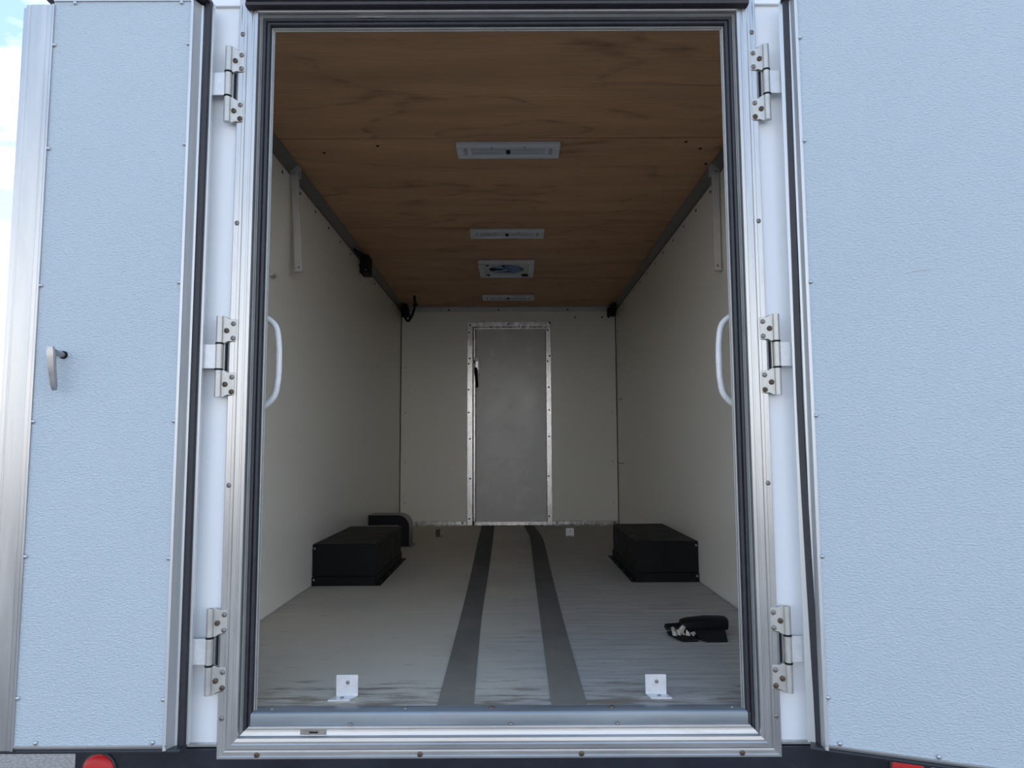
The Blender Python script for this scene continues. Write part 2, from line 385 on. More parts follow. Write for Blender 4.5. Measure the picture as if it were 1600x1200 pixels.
# ------------------------------------------------------------------ doorway frame (mitred aluminium extrusions), liners and seals
OX0, OX1, OZ0, OZ1 = -0.690, 0.670, -0.056, 1.931
frame = thing('trim_1', 'silver aluminium extrusion framing the rear doorway with screws', 'door frame', kind='structure')
def mitre(prof, side):
    r = []
    for end in (0, 1):
        ring = []
        for (o, y) in prof:
            if side in 'LR':
                ring.append((OX0 - o if side == 'L' else OX1 + o, y, OZ0 - o if end == 0 else OZ1 + o))
            else:
                ring.append((OX0 - o if end == 0 else OX1 + o, y, OZ0 - o if side == 'B' else OZ1 + o))
        r.append(ring)
    return B().loft(r)
PROF = [(0.0, 1.952), (0.0, 1.934), (0.002, 1.9305), (0.010, 1.929), (0.012, 1.931), (0.0155, 1.931), (0.0175, 1.929), (0.0285, 1.9295),
        (0.0305, 1.9322), (0.033, 1.9330), (0.0345, 1.9322), (0.0395, 1.9322), (0.041, 1.9335), (0.047, 1.9335), (0.0485, 1.9322), (0.0535, 1.9325), (0.0555, 1.9345), (0.0555, 1.952)]
for s_ in 'LRBT':
    obj('frame_extrusion', mitre(PROF, s_), 'alu' if s_ in 'LR' else 'alu_flat', frame, smooth=True)
LIN = [(0.001, 1.950), (0.0, 1.944), (-0.004, 1.952), (-0.031, 1.958), (-0.032, 1.966), (-0.036, 1.966), (-0.036, 1.969), (-0.028, 1.971), (0.001, 1.962)]
for s_ in 'LRT':
    obj('jamb_liner', mitre(LIN, s_), 'alu_dull', frame)
# thin bright lip behind the seals
for s_ in 'LRT':
    obj('jamb_lip', mitre([(-0.0315, 1.962), (-0.0345, 1.9615), (-0.0350, 1.968), (-0.0315, 1.969)], s_), 'alu_bright', frame)
SB = [(0.001, 1.944), (-0.001, 1.9395), (-0.003, 1.9405), (-0.017, 1.9412), (-0.0195, 1.9385), (-0.0245, 1.9390), (-0.0265, 1.945), (-0.0265, 1.954), (0.001, 1.954)]
obj('sill_liner', mitre(SB, 'B'), 'alu_flat', frame, smooth=True)
def ribbed(o0, o1, yb, d):
    pr = [(o0, yb), (o1, yb)]; w = o0 - o1
    pts = []
    for k in range(2):
        c = o1 + w * (0.27 + 0.46 * k)
        for a in range(7):
            th = math.pi * a / 6
            pts.append((c - math.cos(th) * w * 0.22, yb - d * 0.45 - math.sin(th) * d * 0.55))
    return [(o1, yb)] + pts + [(o0, yb)]
GK = ribbed(-0.0045, -0.0305, 1.957, 0.012)
for s_ in 'LRT':
    bb = mitre(GK, s_)
    if s_ in 'LR':
        bb.v = [(x, y, max(z, -0.046)) for (x, y, z) in bb.v]
    obj('door_seal', bb, 'rubber', frame, smooth=True)
# second seal across the header face
b = B(); pr = [(1.930, 1.937), (1.930, 1.967), (1.915, 1.967), (1.908, 1.962), (1.906, 1.955), (1.912, 1.951), (1.905, 1.946), (1.907, 1.939), (1.914, 1.936)]
b.prism(pr, 0, -0.720, 0.700); obj('door_seal', b, 'rubber', frame, smooth=True)
for z in (1.868, 1.317, 0.595, -0.008):
    screw(frame, (OX0 - 0.044, 1.9335, z), (0, -1, 0)); screw(frame, (OX1 + 0.044, 1.9335, z), (0, -1, 0))
for x in (-0.640, -0.216, 0.204, 0.622):
    screw(frame, (x, 1.9335, OZ0 - 0.044), (0, -1, 0), 'rust')
for x in (-0.40, 0.02, 0.30):
    screw(frame, (x, 1.944, -0.028), (0, 0, 1), 'small')
def strike(x, z, nrm):
    pl = B()
    if nrm == 'sill': pl.box(x - 0.024, x + 0.024, 1.9385, 1.942, -0.0715 + 0.001, -0.058)
    else: pl.prism([(1.9445, 1.9265), (1.9555, 1.9268), (1.9555, 1.9245), (1.9445, 1.9242)], 0, x - 0.042, x + 0.042)
    o = obj('strike_plate', pl, 'alu_dull', frame, bevel=0.001)
    q = B()
    if nrm == 'sill': q.box(x - 0.008, x + 0.008, 1.9375, 1.939, -0.067, -0.062)
    else: q.box(x - 0.014, x + 0.006, 1.946, 1.953, 1.922, 1.9245)
    obj('latch_hole', q, 'black_gap', o)
strike(-0.371, -1.92, 'head')
# sill latch plate lies on the sloping inner face of the sill
pl = B(); pl.prism([(1.9412, -0.0525), (1.9416, -0.040), (1.9396, -0.040), (1.9390, -0.0525)], 0, -0.530, -0.462)
o = obj('strike_plate', pl, 'worn_plate', frame)
q = B(); q.prism([(1.9396, -0.0485), (1.9398, -0.0445), (1.9388, -0.0445), (1.9386, -0.0485)], 0, -0.506, -0.484); obj('latch_hole', q, 'black_gap', o)

# galvanised floor nosing
b = B(); pr = [(1.992, -0.013), (1.992, 0.0018), (1.952, 0.0018), (1.9475, -0.001), (1.946, -0.005), (1.946, -0.034), (1.950, -0.036), (1.952, -0.030), (1.955, -0.004), (1.985, -0.010)]
b.prism(pr, 0, -0.668, 0.650)
nose = tag(obj('trim_2', b, 'galv', smooth=True), 'galvanised steel nosing along the rear edge of the floor', 'nosing', kind='structure')
for x, kd in ((-0.615, 'small'), (-0.26, 'small'), (-0.03, 'rust'), (0.29, 'rust'), (0.61, 'small')):
    screw(nose, (x, 1.972, 0.0018), (0, 0, 1), kd)

# ------------------------------------------------------------------ trims inside
def cove(sx, name, label):
    x = sx * WX
    pr = [(x, H), (x - sx * 0.042, H), (x - sx * 0.042, H - 0.004), (x - sx * 0.034, H - 0.006), (x - sx * 0.028, H - 0.013), (x - sx * 0.012, H - 0.030),
          (x - sx * 0.008, H - 0.036), (x - sx * 0.008, H - 0.046), (x, H - 0.046)]
    b = B(); b.prism(pr, 1, 1.99, Y1 - 0.004)
    return tag(obj(name, b, 'cove', smooth=True), label, 'trim', kind='structure')
cove(-1, 'trim_3', 'dull metal cove trim where the left wall meets the ceiling')
cove(1, 'trim_4', 'dull metal cove trim where the right wall meets the ceiling')
b = B(); b.prism([(Y1 - 0.002, H), (Y1 - 0.030, H), (Y1 - 0.030, H - 0.004), (Y1 - 0.008, H - 0.006), (Y1 - 0.006, H - 0.045), (Y1 - 0.002, H - 0.045)], 0, -0.935, 0.925)
tf = tag(obj('trim_5', b, 'alu_dull', smooth=True), 'dull metal angle trim along the top of the far bulkhead', 'trim', kind='structure')
for x in (-0.55, -0.09, 0.55): screw(tf, (x, Y1 - 0.007, H - 0.028), (0, -1, 0), 'dot')
for nm, x0, x1, lb in (('baseboard_left', -0.985, -0.385, 'scuffed aluminium baseboard of the bulkhead, left of the door'),
                       ('baseboard_right', 0.395, 0.985, 'scuffed aluminium baseboard of the bulkhead, right of the door')):
    b = B(); b.prism([(Y1 - 0.002, 0.0), (Y1 - 0.014, 0.0), (Y1 - 0.014, 0.004), (Y1 - 0.007, 0.008), (Y1 - 0.007, 0.034), (Y1 - 0.002, 0.038)], 0, x0, x1)
    o = tag(obj(nm, b, 'dirty_alu'), lb, 'baseboard', kind='structure')
    for u in (0.06, 0.94): screw(o, (x0 + (x1 - x0) * u, Y1 - 0.007, 0.022), (0, -1, 0), 'dot')

# ------------------------------------------------------------------ bulkhead door
d3 = thing('door_3', 'narrow grey door with scuffed metal frame in the far bulkhead', 'door', (0, Y1, 0), kind='structure')
b = B(); b.box(-0.300, 0.343, -0.0005, 0.003, 0.012, 1.808); obj('door_leaf', b, 'grey_leaf', d3, bevel=0.003)
def strip(x0, x1, z0, z1, d=0.010, mat='dirty_alu'):
    b = B(); b.box(x0, x1, -d, 0.010, z0, z1); return obj('frame_strip', b, mat, d3, bevel=0.003)
strip(-0.381, -0.330, 0.0, 1.812); strip(0.345, 0.392, 0.0, 1.812)
strip(-0.381, 0.392, 1.814, 1.860, 0.010); strip(-0.316, 0.344, 0.0, 0.033, 0.014)
b = B(); b.box(-0.324, -0.304, -0.016, 0.010, 0.035, 1.806); obj('door_stop', b, 'dirty_alu', d3, bevel=0.004)
b = B(); b.box(-0.304, 0.345, -0.008, 0.003, 1.792, 1.809); obj('door_stop', b, 'dirty_alu', d3, bevel=0.002)
for z in (0.06, 0.42, 0.78, 1.02, 1.23, 1.47, 1.52, 1.76, 1.83):
    screw(d3, (-0.356 + random.uniform(-.012, .012), -0.010, z), (0, -1, 0), 'dot'); screw(d3, (0.370 + random.uniform(-.012, .012), -0.010, z + 0.02), (0, -1, 0), 'dot')
screw(d3, (0.0, -0.010, 1.837), (0, -1, 0), 'dot')
b = B(); b.box(-0.318, -0.264, -0.020, 0.004, 1.37, 1.53)
la = obj('latch', b, 'hinge', d3, bevel=0.004)
b = B(); b.box(-0.304, -0.276, -0.050, -0.018, 1.41, 1.49); obj('latch_body', b, 'alu_bright', la, bevel=0.004)
b = B(); b.tube([(-0.300, -0.045, 1.43), (-0.296, -0.050, 1.36), (-0.288, -0.042, 1.25)], [0.015, 0.014, 0.011], 8); obj('latch_lever', b, 'black_gap', la, smooth=True)
b = B(); b.box(-0.318, -0.306, -0.024, -0.020, 1.47, 1.50); obj('keeper_slot', b, 'black_gap', la)

# ------------------------------------------------------------------ rear doors, opened outwards
def hinge(door, sx, zc, hx, dx, Yk):
    """sx -1 left / +1 right; coordinates relative to the door root are converted with dx()"""
    P = lambda x, y, z: dx(x, y, z)
    def wb(name, x0, x1, y0, y1, z0, z1, mat, parent, bev=0.0012):
        b = B(); b.box(min(x0, x1), max(x0, x1), y0, y1, z0, z1); b.v = [P(*q) for q in b.v]; return obj(name, b, mat, parent, bevel=bev)
    def wc(name, p0, p1, r, mat, parent):
        b = B(); b.cyl(p0, p1, r, n=14); b.v = [P(*q) for q in b.v]; return obj(name, b, mat, parent, smooth=True)
    i = -sx                                        # towards the doorway
    root = None
    for up_ in (1, -1):
        z0, z1 = (zc + 0.037, zc + 0.110) if up_ > 0 else (zc - 0.110, zc - 0.037)
        # wing: flat on the frame, stepping out to the barrel
        b = B()
        pr = [(hx + i * 0.040, 1.934), (hx + i * 0.040, 1.930), (hx + i * 0.026, 1.930), (hx + i * 0.020, 1.926), (hx + i * 0.012, 1.922), (hx + i * 0.006, 1.914),
              (hx, 1.913), (hx, 1.926), (hx + i * 0.010, 1.932), (hx + i * 0.020, 1.934)]
        cut = 0.006
        b.loft([[(x, y, z0 + (cut if abs(x - hx) > 0.018 else 0)) for x, y in pr], [(x, y, z1 - (cut if abs(x - hx) > 0.018 else 0)) for x, y in pr]])
        b.v = [P(*q) for q in b.v]
        if root is None:
            root = obj('hinge', b, 'hinge', door, bevel=0.001); par = root
        else:
            obj('hinge_wing', b, 'hinge', root, bevel=0.001)
        wc('hinge_barrel', (hx, Yk, z0), (hx, Yk, z1), 0.0095, 'hinge', root)
        for (ox, oz, kd) in ((0.032, 0.018, 'screw'), (0.016, -0.002, 'rust'), (0.032, -0.022, 'rust' if up_ < 0 else 'screw')):
            yy = 1.930 if ox > 0.03 else 1.9235
            s_ = screw(root, P(hx + i * ox, yy, (z0 + z1) / 2 + oz), (0, -1, 0), kd)
        wc('hinge_gap_disc', (hx, Yk, zc + up_ * 0.0330), (hx, Yk, zc + up_ * 0.0380), 0.0106, 'black_gap', root)  # black disc imitating the shaded gap between barrel and knuckle
    wc('hinge_knuckle', (hx, Yk, zc - 0.0335), (hx, Yk, zc + 0.0335), 0.0095, 'hinge', root)
    wb('hinge_back', hx + i * 0.004, hx + i * 0.012, 1.926, 1.936, zc - 0.036, zc + 0.036, 'alu', root)
    wb('hinge_pin_slot', hx + i * 0.013, hx + i * 0.017, 1.932, 1.9345, zc - 0.038, zc + 0.038, 'black_gap', root, 0)
    wb('hinge_strap', hx - i * 0.004, hx - i * 0.062, 1.916, 1.921, zc - 0.033, zc + 0.033, 'bracket', root)
    for oz in (-0.017, 0.017):
        screw(root, P(hx - i * 0.058, 1.905, zc + oz), (0, -1, 0))
    return root

def rear_door(name, label, sx, X0, Yh, theta, width, gasket_lean):
    root = thing(name, label, 'door', (X0, Yh, 0), -sx * theta, kind='structure')
    R_ = Matrix.Rotation(sx * theta, 3, 'Z')
    def dx(x, y, z):                               # world point -> door coordinates
        v = R_ @ Vector((x - X0, y - Yh, z)); return (v.x, v.y, v.z)
    X = lambda u: sx * u
    zb, zt = -0.050, 1.926
    fu = width - 0.093                             # start of the free-side extrusion
    # inner skin
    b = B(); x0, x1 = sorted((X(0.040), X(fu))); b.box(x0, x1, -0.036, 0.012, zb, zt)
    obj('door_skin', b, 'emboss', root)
    # outer skin
    b = B(); x0, x1 = sorted((X(-0.004), X(width))); b.box(x0, x1, 0.008, 0.0135, zb - 0.012, zt + 0.02)
    obj('outer_skin', b, 'white_paint', root)
    # hinge-side extrusion: flange, sloping plug side and bright nose
    pr = [(-0.006, 0.007), (-0.006, 0.000), (0.0185, -0.001), (0.0192, -0.009), (0.0245, -0.010), (0.0260, -0.014), (0.0335, -0.031), (0.0345, -0.0385), (0.0405, -0.0405), (0.0425, -0.0385), (0.0425, -0.030), (0.0425, 0.007)]
    b = B(); b.prism([(X(u), v) for u, v in pr], 2, zb - 0.012, zt + 0.004); obj('hinge_side_extrusion', b, 'alu_plug', root, smooth=True)
    # free-side extrusion with grooves
    pr = [(fu - 0.003, 0.007), (fu - 0.003, -0.040), (fu, -0.0415), (fu + 0.004, -0.040), (fu + 0.006, -0.0375), (fu + 0.016, -0.0375), (fu + 0.018, -0.036), (fu + 0.021, -0.0375), (fu + 0.062, -0.0375), (fu + 0.064, -0.0355), (fu + 0.067, -0.0355),
          (fu + 0.069, -0.0375), (fu + 0.078, -0.034), (fu + 0.0825, -0.024), (fu + 0.093, -0.022), (fu + 0.093, 0.007)]
    b = B(); b.prism([(X(u), v) for u, v in pr], 2, zb - 0.011, zt - 0.010); obj('free_side_extrusion', b, 'alu', root, smooth=True)
    # bottom and top rails with seals
    for z0, sgn in ((zb, -1), (zt, 1)):
        b = B(); x0, x1 = sorted((X(0.034), X(fu)))
        b.prism([(0.006, z0 + sgn * 0.010), (-0.036, z0 + sgn * 0.008), (-0.0395, z0 + sgn * 0.002), (-0.0395, z0 - sgn * 0.0015), (-0.035, z0 - sgn * 0.001), (0.006, z0 - sgn * 0.001)], 0, x0, x1)
        obj('door_rail', b, 'alu_flat', root)
        b = B(); x0, x1 = sorted((X(0.000), X(width if sgn < 0 else fu + 0.03)))
        b.prism([(0.006, z0 + sgn * 0.0105), (0.006, z0 + sgn * 0.022), (-0.020, z0 + sgn * 0.0225), (-0.033, z0 + sgn * 0.020), (-0.036, z0 + sgn * 0.015), (-0.033, z0 + sgn * 0.0105)], 0, x0, x1)
        obj('door_seal', b, 'rubber', root, smooth=True)
    # seal fin along the hinge edge, leaning as in use
    rings = []
    n = 16
    for k in range(n + 1):
        z = zb - 0.014 + (zt + 0.012 - zb + 0.014) * k / n
        l = gasket_lean(z)
        pr = [(0.000 + l * 0.7, 0.0005), (0.000 + l, -0.006), (0.002 + l, -0.0105), (0.009 + l, -0.0115), (0.0150 + l, -0.0105), (0.0170 + l, -0.007), (0.0170 + l * 0.8, -0.003), (0.0165 + l * 0.7, 0.0005)]
        rings.append([(X(u), v, z) for u, v in pr])
    b = B(); b.loft(rings); obj('door_seal', b, 'rubber', root, smooth=True)
    # rivets round the skin
    ztop = zt - 0.012; 
    for z in (1.80, 1.51, 1.13, 0.77, 0.415, 0.066):
        screw(root, (X(0.0455), -0.036, z + random.uniform(-.006, .006)), (0, -1, 0), 'rivet', 'rivet')
        screw(root, (X(fu - 0.007), -0.036, z + random.uniform(-.006, .006)), (0, -1, 0), 'rivet', 'rivet')
    nx = 2 if width < 0.6 else 4
    for k in range(nx):
        u = 0.068 + (fu - 0.126) * k / (nx - 1)
        screw(root, (X(u), -0.036, zt - 0.006), (0, -1, 0), 'rivet', 'rivet'); screw(root, (X(u), -0.036, zb + 0.008), (0, -1, 0), 'rivet', 'rivet')
    hx = -0.766 if sx < 0 else 0.746
    for zc in (1.712, 0.942, 0.165):
        hinge(root, sx, zc, hx, dx, 1.919)
    return root, X
def lean_l(z): return 0.0015 * math.sin(z * 2.2)
def lean_r(z):
    if z > 0.9: return 0.006 * (z - 0.9) / 1.0
    return 0.017 * min(1.0, max(0.0, (0.75 - z) / 0.75)) ** 1.3
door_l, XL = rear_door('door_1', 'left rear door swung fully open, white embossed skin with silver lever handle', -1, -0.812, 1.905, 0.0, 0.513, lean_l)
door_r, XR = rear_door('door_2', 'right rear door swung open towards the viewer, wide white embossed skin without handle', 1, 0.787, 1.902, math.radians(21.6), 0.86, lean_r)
# lever handle on the inside of the left door
b = B(); b.cyl((-0.343, -0.034, 0.941), (-0.343, -0.040, 0.941), 0.0105, n=16); hb = obj('door_handle', b, 'black_gap', door_l, smooth=True)
b = B(); b.tube([(-0.343, -0.038, 0.941), (-0.344, -0.058, 0.942), (-0.348, -0.070, 0.944)], [0.0075, 0.0080, 0.0095], 12); obj('handle_spindle', b, 'chrome', hb, smooth=True)
b = B(); rings = []
for k in range(9):
    s_ = k / 8; z = 0.957 - 0.112 * s_; w = 0.0125 - 0.0050 * s_; cx_ = -0.351 + 0.006 * s_; yy = -0.078 + 0.014 * s_ - 0.002 * math.sin(s_ * 3.1)
    if k == 0: w *= 0.72
    if k == 8: w *= 0.70
    th = 0.0058 if k not in (0, 8) else 0.004
    rings.append([(cx_ - w, yy, z), (cx_ - w * 0.75, yy - th, z), (cx_ + w * 0.75, yy - th, z), (cx_ + w, yy, z), (cx_ + w * 0.8, yy + th, z), (cx_ - w * 0.8, yy + th, z)])
b.loft(rings); obj('handle_lever', b, 'chrome', hb, smooth=True)
# scuff on the right door
b = B(); b.tube([(0.270, -0.0362, 1.128), (0.300, -0.0362, 1.131), (0.325, -0.0362, 1.130)], [0.0006, 0.0009, 0.0005], 6); obj('scratch', b, 'alu_dull', door_r)

# ------------------------------------------------------------------ rear beam and lamps
b = B(); b.prism([(1.935, -0.084), (1.935, -0.36), (1.99, -0.36), (2.02, -0.30), (2.02, -0.084)], 0, -1.113, 1.113)
tag(obj('rear_beam', b, 'navy', bevel=0.003), 'navy black steel rear beam below the white truck body', 'bumper')
for sx, lb in ((-1, 'round red tail lamp in the dark beam under the left door'), (1, 'round red tail lamp in the dark beam half hidden under the right door')):
    tl = thing('tail_lamp', lb, 'lamp', (sx * 1.047, 1.935, -0.136), group='round red tail lamps')
    b = B(); n = 28
    b.loft([[(r * math.cos(2 * math.pi * k / n), y, r * math.sin(2 * math.pi * k / n)) for k in range(n)] for r, y in ((0.0455, 0.0), (0.0455, -0.004), (0.041, -0.006), (0.041, 0.0))]); obj('lamp_rim', b, 'rubber', tl, smooth=True)
    b = B(); b.loft([[(r * math.cos(2 * math.pi * k / n), y, r * math.sin(2 * math.pi * k / n)) for k in range(n)] for r, y in ((0.041, 0.0), (0.041, -0.008), (0.037, -0.013), (0.025, -0.017), (0.008, -0.019))]); obj('lamp_lens', b, 'red', tl, smooth=True)

# ------------------------------------------------------------------ things inside the truck
# ceiling lights
def ceiling_light(cx, y0, y1, label):
    L = thing('ceiling_light', label, 'light', (cx, (y0 + y1) / 2, H), group='flush ceiling lights in a row')
    hw, hd = 0.224, (y1 - y0) / 2
    b = B()
    for (a, c_, d_, e_) in ((-hw, hw, -hd, -hd + 0.030), (-hw, hw, hd - 0.030, hd), (-hw, -hw + 0.034, -hd + 0.030, hd - 0.030), (hw - 0.034, hw, -hd + 0.030, hd - 0.030)):
        b.box(a, c_, d_, e_, -0.022, 0.0)
    ho = obj('housing', b, 'white_plastic', L, bevel=0.005)
    b = B(); b.box(-hw + 0.034, hw - 0.034, -hd + 0.030, hd - 0.030, -0.014, -0.002); le = obj('lens', b, 'lens', L, bevel=0.002)
    for sx in (-1, 1):
        b = B(); b.box(sx * 0.168 - 0.008, sx * 0.168 + 0.008, -hd + 0.034, hd - 0.034, -0.019, -0.012); obj('lens_clip', b, 'white_plastic', le, bevel=0.002)
        screw(ho, (sx * 0.07, -hd + 0.014, -0.022), (0, 0, -1), 'small')
    b = B(); b.cyl((0, 0, -0.012), (0, 0, -0.026), 0.0105, 0.009, 12); obj('switch_button', b, 'black_gap', le, smooth=True)
ceiling_light(0.016, 2.945, 3.085, 'white flush ceiling light nearest the rear doorway')
ceiling_light(0.003, 4.160, 4.305, 'white flush ceiling light just before the square roof vent')
ceiling_light(0.002, 5.990, 6.150, 'white flush ceiling light nearest the far bulkhead, beyond the roof vent')

# roof vent with a blue fan
V = thing('roof_vent', 'square white roof vent with blue fan blades in the ceiling', 'vent', (-0.006, 5.085, H))
b = B()
for (a, c_, d_, e_) in ((-0.2, 0.2, -0.212, -0.165), (-0.2, 0.2, 0.165, 0.212), (-0.2, -0.155, -0.165, 0.165), (0.155, 0.2, -0.165, 0.165)): b.box(a, c_, d_, e_, -0.026, 0.0)
obj('vent_frame', b, 'white_plastic', V, bevel=0.005)
n = 32; b = B()
ring_o = [(0.155 * max(-1, min(1, 1.42 * math.cos(2 * math.pi * k / n))), 0.165 * max(-1, min(1, 1.42 * math.sin(2 * math.pi * k / n)))) for k in range(n)]
ring_i = [(0.128 * math.cos(2 * math.pi * k / n), 0.138 * math.sin(2 * math.pi * k / n)) for k in range(n)]
b.loft([[(x, y, -0.003) for x, y in ring_o], [(x, y, -0.017) for x, y in ring_o], [(x, y, -0.017) for x, y in ring_i], [(x, y, -0.003) for x, y in ring_i]], caps=False)
obj('fan_shroud', b, 'white_plastic', V)
b = B(); b.cyl((0, 0, -0.004), (0, 0, -0.001), 0.134, n=28); obj('vent_lid', b, 'black_gap', V)
b = B(); b.cyl((0, 0, -0.004), (0, 0, -0.019), 0.030, 0.026, 18); hub = obj('fan_hub', b, 'blue_plastic', V, smooth=True)
for k in range(4):
    a0 = math.radians(20 + 90 * k); b = B(); rings = []
    for j in range(6):
        r = 0.026 + 0.098 * j / 5; wd = 0.030 + 0.036 * j / 5; a1 = a0 + 0.10 * j
        cx_, cy_ = r * math.cos(a1), r * math.sin(a1); tx, ty = -math.sin(a1), math.cos(a1)
        rings.append([(cx_ - tx * wd, cy_ - ty * wd, -0.007), (cx_, cy_, -0.011), (cx_ + tx * wd, cy_ + ty * wd, -0.015), (cx_ + tx * wd, cy_ + ty * wd, -0.013), (cx_, cy_, -0.009), (cx_ - tx * wd, cy_ - ty * wd, -0.0055)])
    b.loft(rings); obj('fan_blade', b, 'blue_plastic', hub, smooth=True)
for (x, y) in ((-0.135, 0.145), (-0.135, -0.145), (0.135, 0.145)):
    b = B(); b.cyl((x, y, -0.015), (x, y, -0.026), 0.012, 0.010, 10); obj('knob', b, 'black_gap', V, smooth=True)
b = B(); b.box(0.112, 0.158, 0.128, 0.150, -0.032, -0.016); obj('crank', b, 'black_gap', V, bevel=0.004)

# grab handles on the inner face of the rear posts
for sx, lb in ((-1, 'white bent tube grab handle inside the left edge of the doorway'), (1, 'white bent tube grab handle inside the right edge of the doorway')):
    cxh = -0.01
    G = thing('grab_handle', lb, 'handle', (sx * 0.735 + cxh, 1.985, 0.94), group='white grab handles')
    w = lambda x: -sx * x
    pts = smooth_path([(w(0.0), 0.002, 0.142), (w(0.012), 0.040, 0.142), (w(0.048), 0.062, 0.136), (w(0.085), 0.066, 0.108), (w(0.096), 0.066, 0.060), (w(0.098), 0.066, 0.0), (w(0.096), 0.066, -0.055), (w(0.085), 0.066, -0.100), (w(0.048), 0.062, -0.132), (w(0.012), 0.040, -0.140), (w(0.0), 0.002, -0.140)], 5)
    b = B(); b.tube(pts, 0.0095, 12); obj('tube', b, 'handle_white', G, smooth=True)
    for z in (0.142, -0.140):
        b = B(); b.cyl((w(0), 0.001, z), (w(0), 0.007, z), 0.020, n=16); obj('mount_foot', b, 'handle_white', G, smooth=True)

# off-white flat bars hanging from the cove trim on both walls
for sx, lb, xb in ((-1, 'off-white flat bar hanging down the left wall from the ceiling trim', 0.942), (1, 'off-white flat bar hanging down the right wall from the ceiling trim', 0.970)):
    Bq = thing('hanging_bar', lb, 'bar', (sx * 0.972, 3.20, 2.0), group='flat bars on the side walls')
    b = B(); e = sx * (xb - 0.972); w_ = 0.017
    b.loft([[(-w_, -0.006, -0.035), (w_, -0.006, -0.035), (w_, 0.006, -0.035), (-w_, 0.006, -0.035)], [(e - w_, -0.006, -0.50), (e + w_, -0.006, -0.50), (e + w_, 0.006, -0.50), (e - w_, 0.006, -0.50)]])
    ba = obj('bar', b, 'bar_white', Bq, bevel=0.002)
    b = B(); b.box(-0.022, 0.022, -0.012, 0.03, -0.055, -0.004); obj('bracket', b, 'alu_dull', Bq, bevel=0.003)
    b = B(); b.box(e - w_, e + w_, -0.020, 0.006, -0.506, -0.499); obj('bar_foot', b, 'bar_white', ba, bevel=0.001)
    screw(ba, (e, -0.006, -0.482), (0, -1, 0), 'small'); screw(Bq, (0, -0.012, -0.04), (0, -1, 0), 'small')
for sx, lb in ((-1, 'small pale catch on the left wall beside the hanging bar'), (1, 'small pale catch on the right wall beside the hanging bar')):
    b = B(); b.prism([(0, -0.011), (0, 0.011), (-sx * 0.012, 0.011), (-sx * 0.022, 0.004), (-sx * 0.022, -0.004), (-sx * 0.012, -0.011)], 1, 0, 0.045)
    b.v = [(x, y, z) for x, y, z in b.v]
    o = tag(obj('wall_catch', b, 'bar_white', loc=(sx * (WX - 0.003), 2.95, 1.43), bevel=0.002), lb, 'catch', 'wall catches')

# black connector box under the left cove trim
J = thing('connector_box', 'black box fixed to the left wall under the ceiling trim', 'box', (-0.955, 4.74, 1.945))
b = B(); b.box(-0.034, 0.022, -0.035, 0.10, -0.075, 0.052); obj('box_body', b, 'black_paint', J, bevel=0.004)
b = B(); b.box(-0.028, 0.017, -0.042, -0.034, -0.068, 0.045); jc = obj('box_cover', b, 'black_gap', J, bevel=0.003)
screw(jc, (-0.018, -0.042, 0.035), (0, -1, 0), 'small'); screw(jc, (0.008, -0.042, -0.056), (0, -1, 0), 'small')
b = B(); b.tube([(-0.02, 0.0, 0.045), (-0.016, -0.10, 0.030), (-0.022, -0.26, 0.022)], [0.020, 0.014, 0.008], 8); obj('cable_boot', b, 'black_gap', J, smooth=True)

# black corner brackets at the far end and a loose cable
for sx, lb in ((-1, 'black bracket in the far upper left corner, the cable hanging from it'), (1, 'black bracket in the far upper right corner beside the bulkhead')):
    K = thing('corner_bracket', lb, 'bracket', (sx * 0.945, 6.47, 1.955), group='black corner brackets')
    b = B(); b.box(-0.035, 0.035, -0.03, 0.055, -0.055, 0.020); obj('bracket_body', b, 'black_paint', K, bevel=0.005)
    b = B(); b.prism([(-0.16, 0.035), (-0.03, 0.035), (-0.03, -0.02), (-0.06, -0.01)], 0, sx * 0.0 - 0.012, 0.034); obj('bracket_gusset', b, 'black_gap', K)
b = B(); b.tube(smooth_path([(-0.935, 6.42, 1.905), (-0.930, 6.40, 1.868), (-0.905, 6.38, 1.845), (-0.87, 6.34, 1.880), (-0.835, 6.25, 1.925), (-0.815, 6.15, 1.950), (-0.805, 6.06, 1.975), (-0.80, 6.02, 1.998)], 5), 0.011, 8)
C_ = thing('loose_cable', 'black cable looping down from the ceiling near the far left corner', 'cable', (0, 0, 0))
obj('cable', b, 'black_gap', C_, smooth=True)
b = B(); b.box(-0.83, -0.79, 6.13, 6.16, 1.935, 1.957); obj('cable_tie', b, 'black_gap', C_, bevel=0.002)
b = B(); b.cyl((-0.905, 6.38, 1.838), (-0.905, 6.38, 1.855), 0.016, n=8); obj('cable_clip', b, 'black_gap', C_)

